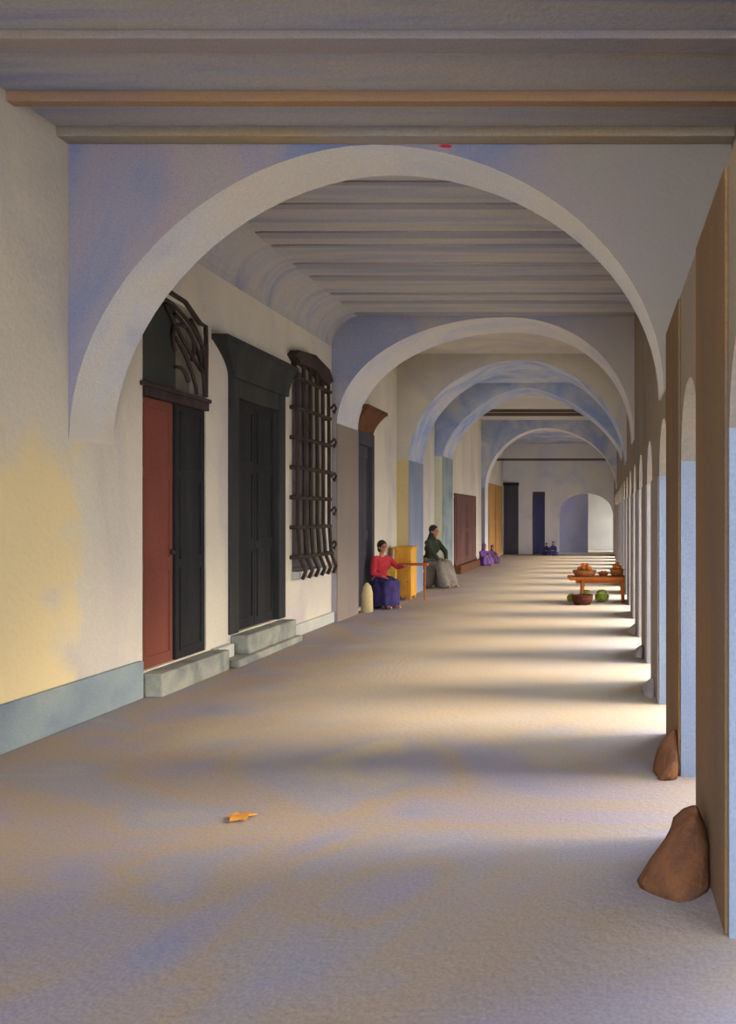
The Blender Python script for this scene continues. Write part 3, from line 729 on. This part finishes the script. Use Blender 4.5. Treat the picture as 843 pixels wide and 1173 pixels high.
for i, u in enumerate(us):
    yv = -0.413-0.012*math.sin(i*1.7)
    rows.append([bm.verts.new((u, -0.24, 0.712)), bm.verts.new((u, -0.405, 0.712)), bm.verts.new((u, yv, 0.66)), bm.verts.new((u, yv-0.01, 0.25+0.02*math.sin(i))),
                 bm.verts.new((u, yv+0.008, 0.25+0.02*math.sin(i))), bm.verts.new((u, -0.404, 0.655)), bm.verts.new((u, -0.402, 0.702)), bm.verts.new((u, -0.24, 0.702))])
for a, b in zip(rows, rows[1:]):
    for i in range(8):
        j = (i+1) % 8; bm.faces.new([a[i], a[j], b[j], b[i]])
bm.faces.new(rows[0]); bm.faces.new(rows[-1][::-1])
cl = new('hanging_cloth', bm, M['cloth_yellow'], None, smooth=True); cl.location = cb.location
tag(cl, 'yellow cloth hanging over the brown board beside the red bodice', 'cloth')

# ------------------------------------------------------------------ fruit stall on the right
TX, TY, TZ = -0.09, 14.55, 0.47
tb = empty('stall_table', (TX, TY, 0), 'low orange-brown wooden stall table by the right-hand piers', 'table')
bm = bmesh.new()
prism(bm, [(-0.56, TZ+0.0), (-0.50, TZ-0.06), (0.50, TZ-0.06), (0.50, TZ)], -0.26, 0.26, 'x')
new('tabletop', bm, M['orange_wood'], tb, bevel=0.006)
new('apron', B(((-0.40, -0.2, TZ-0.12), (0.46, -0.17, TZ-0.06))), M['orange_wood'], tb)
for lx, ly in ((-0.27, -0.2), (0.45, -0.2), (-0.27, 0.2), (0.45, 0.2)):
    bm = bmesh.new(); tube(bm, [(lx, ly, TZ-0.06), (lx+(0.02 if lx > 0 else -0.03), ly, 0.0)], 0.042, 10, 0.028)
    new('leg', bm, M['orange_wood'], tb, smooth=True)
def basket(loc, r, h, m, label, name='wicker_basket', sx=1.0, handle=False, group=None):
    e = empty(name, loc, label, 'basket', group)
    bm = bmesh.new(); lathe(bm, [(0.001, 0.012), (r*0.72, 0.012), (r*0.95, h), (r*1.02, h), (r*1.0, h*0.6), (r*0.78, 0.0), (0.001, 0.0)], 28, sx=sx)
    new('bowl', bm, m, e, smooth=True)
    ring = [(r*sx*1.0*math.cos(t), r*1.0*math.sin(t), h) for t in [2*PI*i/28 for i in range(29)]]
    new('rim', T(ring, r=0.012, seg=8), m, e, smooth=True)
    if handle:
        new('handle', T([(r*sx*0.98*math.cos(t), 0, h+r*0.95*math.sin(t)) for t in [PI*i/14 for i in range(15)]], r=0.009), m, e, smooth=True)
    return e
def fruit(loc, label, group, r=0.038):
    bm = bmesh.new(); ball(bm, (0, 0, 0), r, (1, 1, 0.95), 2); o = new('orange', bm, M['orange'], None, smooth=True)
    bm = bmesh.new(); tube(bm, [(0, 0, r*0.9), (0, 0, r*1.05)], 0.005, 6); new('stem', bm, M['leaf_green'], o)
    o.location = loc; return tag(o, label, 'fruit', group)
bA = basket((TX-0.24, TY-0.02, TZ), 0.17, 0.10, M['basket'], 'left wicker basket of oranges on the stall table', sx=1.25)
bB = basket((TX+0.36, TY-0.02, TZ), 0.125, 0.12, M['basket'], 'right wicker basket heaped with oranges, next to the pier')
bC = basket((TX+0.105, TY+0.05, TZ), 0.09, 0.06, M['basket'], 'shallow small basket between two larger ones on the stall')
def heap(c, z0, rings, src, label, group):
    """rings: (count, radius x, radius y, height above z0, turn)"""
    for n, rx, ry, dz, tw in rings:
        for q in range(n):
            a = 2*PI*q/n+tw
            p = (c[0]+rx*math.cos(a), c[1]+ry*math.sin(a), z0+dz)
            if src is None: src = fruit(p, label, group)
            else:
                o = copy_tree(src); o.location = p; tag(o, label, 'fruit', group)
                o.rotation_euler = (random.uniform(-.5, .5), random.uniform(-.5, .5), random.uniform(0, 6))
    return src
f0 = heap((TX-0.24, TY-0.02), TZ+0.085, [(9, .155, .12, 0, 0), (4, .058, .055, -0.01, .4), (6, .105, .078, .062, .3), (1, 0, 0, .058, 0), (3, .048, .045, .122, .2)],
          None, 'orange heaped in the left basket on the stall table', 'oranges in the left basket')
heap((TX+0.36, TY-0.02), TZ+0.11, [(6, .083, .083, 0, 0), (1, 0, 0, 0, 0), (4, .056, .056, .064, .4), (1, 0, 0, .125, 0)], f0,
     'orange heaped in the right basket beside the pier', 'oranges in the right basket')
heap((TX+0.105, TY+0.05), TZ+0.06, [(3, .045, .045, 0, 0)], f0, 'orange in the shallow middle basket', 'oranges in the middle basket')
# green heads and dark basket on the floor
def cabbage(loc, s, label):
    r = empty('cabbage', loc, label, 'cabbage', 'green cabbages under the stall')
    bm = bmesh.new(); ball(bm, (0, 0, 0.095*s), 0.082*s, (1, 1, 0.95), 3); wobble(bm, 0.012, 18, 2); new('heart', bm, M['leaf_green'], r, smooth=True)
    bm = bmesh.new()
    for q in range(7):
        a = q*0.9+random.random()*0.3
        rows = []
        for i in range(6):
            t = i/5; row = []
            for j in range(7):
                v = (j/6-0.5)*2
                wd = 0.055*s*math.sin(PI*(0.15+0.75*t))
                rad = 0.02*s+0.085*s*math.sin(t*PI*0.55); z = 0.01*s+0.10*s*t**1.5*(1-0.35*v*v)+0.008*s*math.sin(v*6+q*1.7)
                rad += -0.02*s*v*v
                x, y_ = rad, v*wd*1.3
                row.append((x*math.cos(a)-y_*math.sin(a), x*math.sin(a)+y_*math.cos(a), max(z, 0.004)))
            rows.append(row)
        A = [[bm.verts.new(p) for p in row] for row in rows]
        Bq = [[bm.verts.new((p[0]*0.95, p[1]*0.95, p[2]+0.005)) for p in row] for row in rows]
        for G in (A, Bq):
            for i in range(5):
                for j in range(6): bm.faces.new([G[i][j], G[i+1][j], G[i+1][j+1], G[i][j+1]])
        for i in range(5):
            for j in (0, 6): bm.faces.new([A[i][j], A[i+1][j], Bq[i+1][j], Bq[i][j]])
        for j in range(6): bm.faces.new([A[5][j], A[5][j+1], Bq[5][j+1], Bq[5][j]])
    new('outer_leaves', bm, M['leaf_green'], r, smooth=True)
    return r
for (dx, dy, s, lb) in ((-0.22, 0.0, 1.25, 'big green cabbage just right of the left table leg'), (0.08, -0.05, 1.3, 'rightmost green cabbage on the floor under the stall'),
                    (-0.48, 0.0, 0.9, 'small green cabbage left of the table leg, behind the dark basket')):
    cabbage((TX+dx, TY+dy, 0), s, lb)
bD = basket((TX-0.27, TY-0.48, 0), 0.17, 0.16, M['dark_basket'], 'dark red-brown basket on the floor before the stall', sx=1.1)
bm = bmesh.new()
for q in range(9):
    a = q*0.7; ball(bm, (0.09*math.cos(a)*(q % 3)/2, 0.08*math.sin(a)*(q % 3)/2, 0.12+0.01*(q % 2)), 0.05, (1, 1, 0.8), 2)
o = new('root_vegetables', bm, M['dark_basket'], None, smooth=True); o.location = bD.location; tag(o, 'heap of dark red roots filling the basket before the stall', 'vegetables', kind='stuff')

# ------------------------------------------------------------------ small things
bm = bmesh.new()
pts = [(-0.07, 0.0), (-0.04, 0.03), (-0.01, 0.022), (0.01, 0.05), (0.035, 0.02), (0.075, 0.03), (0.05, -0.005), (0.06, -0.035), (0.015, -0.025), (-0.02, -0.045), (-0.04, -0.015)]
a = [bm.verts.new((x, y_*1.6, 0.004+0.012*abs(math.sin(x*40)))) for x, y_ in pts]; b = [bm.verts.new((x, y_*1.6, 0.007+0.012*abs(math.sin(x*40)))) for x, y_ in pts]
bm.faces.new(a); bm.faces.new(b[::-1])
for i in range(len(pts)): j = (i+1) % len(pts); bm.faces.new([a[i], b[i], b[j], a[j]])
lf = new('fallen_leaf', bm, M['leaf_orange']); lf.location = (-1.91, 4.14, 0)
tag(lf, 'orange dry leaf lying alone on the foreground paving', 'leaf')
bm = bmesh.new()
prism(bm, [(-0.055, 0.004), (-0.02, 0.014), (0.03, 0.012), (0.055, 0.0), (0.03, -0.01), (-0.02, -0.008)], -0.002, 0.0, 'x')
mk = new('paint_mark', bm, M['mark'], arch1); mk.location = (-1.19, A1[0]-0.0005, 4.395); mk['label'] = 'tiny red paint mark near the crown'

# ------------------------------------------------------------------ light
wd = bpy.data.worlds.new('sky'); bpy.context.scene.world = wd; wd.use_nodes = True
nt = wd.node_tree; N = nt.nodes; L = nt.links
bg = N['Background']
tc = N.new('ShaderNodeTexCoord'); sx = N.new('ShaderNodeSeparateXYZ'); cr = N.new('ShaderNodeValToRGB')
L.new(tc.outputs['Generated'], sx.inputs[0]); L.new(sx.outputs['Z'], cr.inputs[0]); L.new(cr.outputs[0], bg.inputs['Color'])
cr.color_ramp.elements[0].color = (0.93, 0.90, 0.86, 1); cr.color_ramp.elements[1].color = (0.56, 0.68, 0.95, 1); cr.color_ramp.elements[1].position = 0.8
bg.inputs['Strength'].default_value = 6.0
sd = bpy.data.lights.new('sun', 'SUN'); sd.energy = 5.5; sd.angle = math.radians(32); sd.color = (1.0, 0.80, 0.56)
so = bpy.data.objects.new('sun', sd); C.objects.link(so)
el = math.radians(27)
dirv = Vector((-math.cos(el), 0.02, -math.sin(el)))
so.rotation_euler = dirv.to_track_quat('-Z', 'Y').to_euler(); so.location = (8, 12, 8)

# ------------------------------------------------------------------ camera
cd = bpy.data.cameras.new('camera'); cam = bpy.data.objects.new('camera', cd); C.objects.link(cam)
cam.location = (0, 0, EYE); cam.rotation_euler = (PI/2, 0, 0)
cd.sensor_fit = 'HORIZONTAL'; cd.sensor_width = 36; cd.lens = 36*F/843
cd.shift_x = -(690-421.5)/843; cd.shift_y = 3.5/843
cd.clip_end = 200
sc = bpy.context.scene; sc.camera = cam
vs_ = sc.view_settings; vs_.view_transform = 'Standard'; vs_.look = 'None'; vs_.gamma = 1; vs_.use_curve_mapping = False
vs_.exposure = 0.82
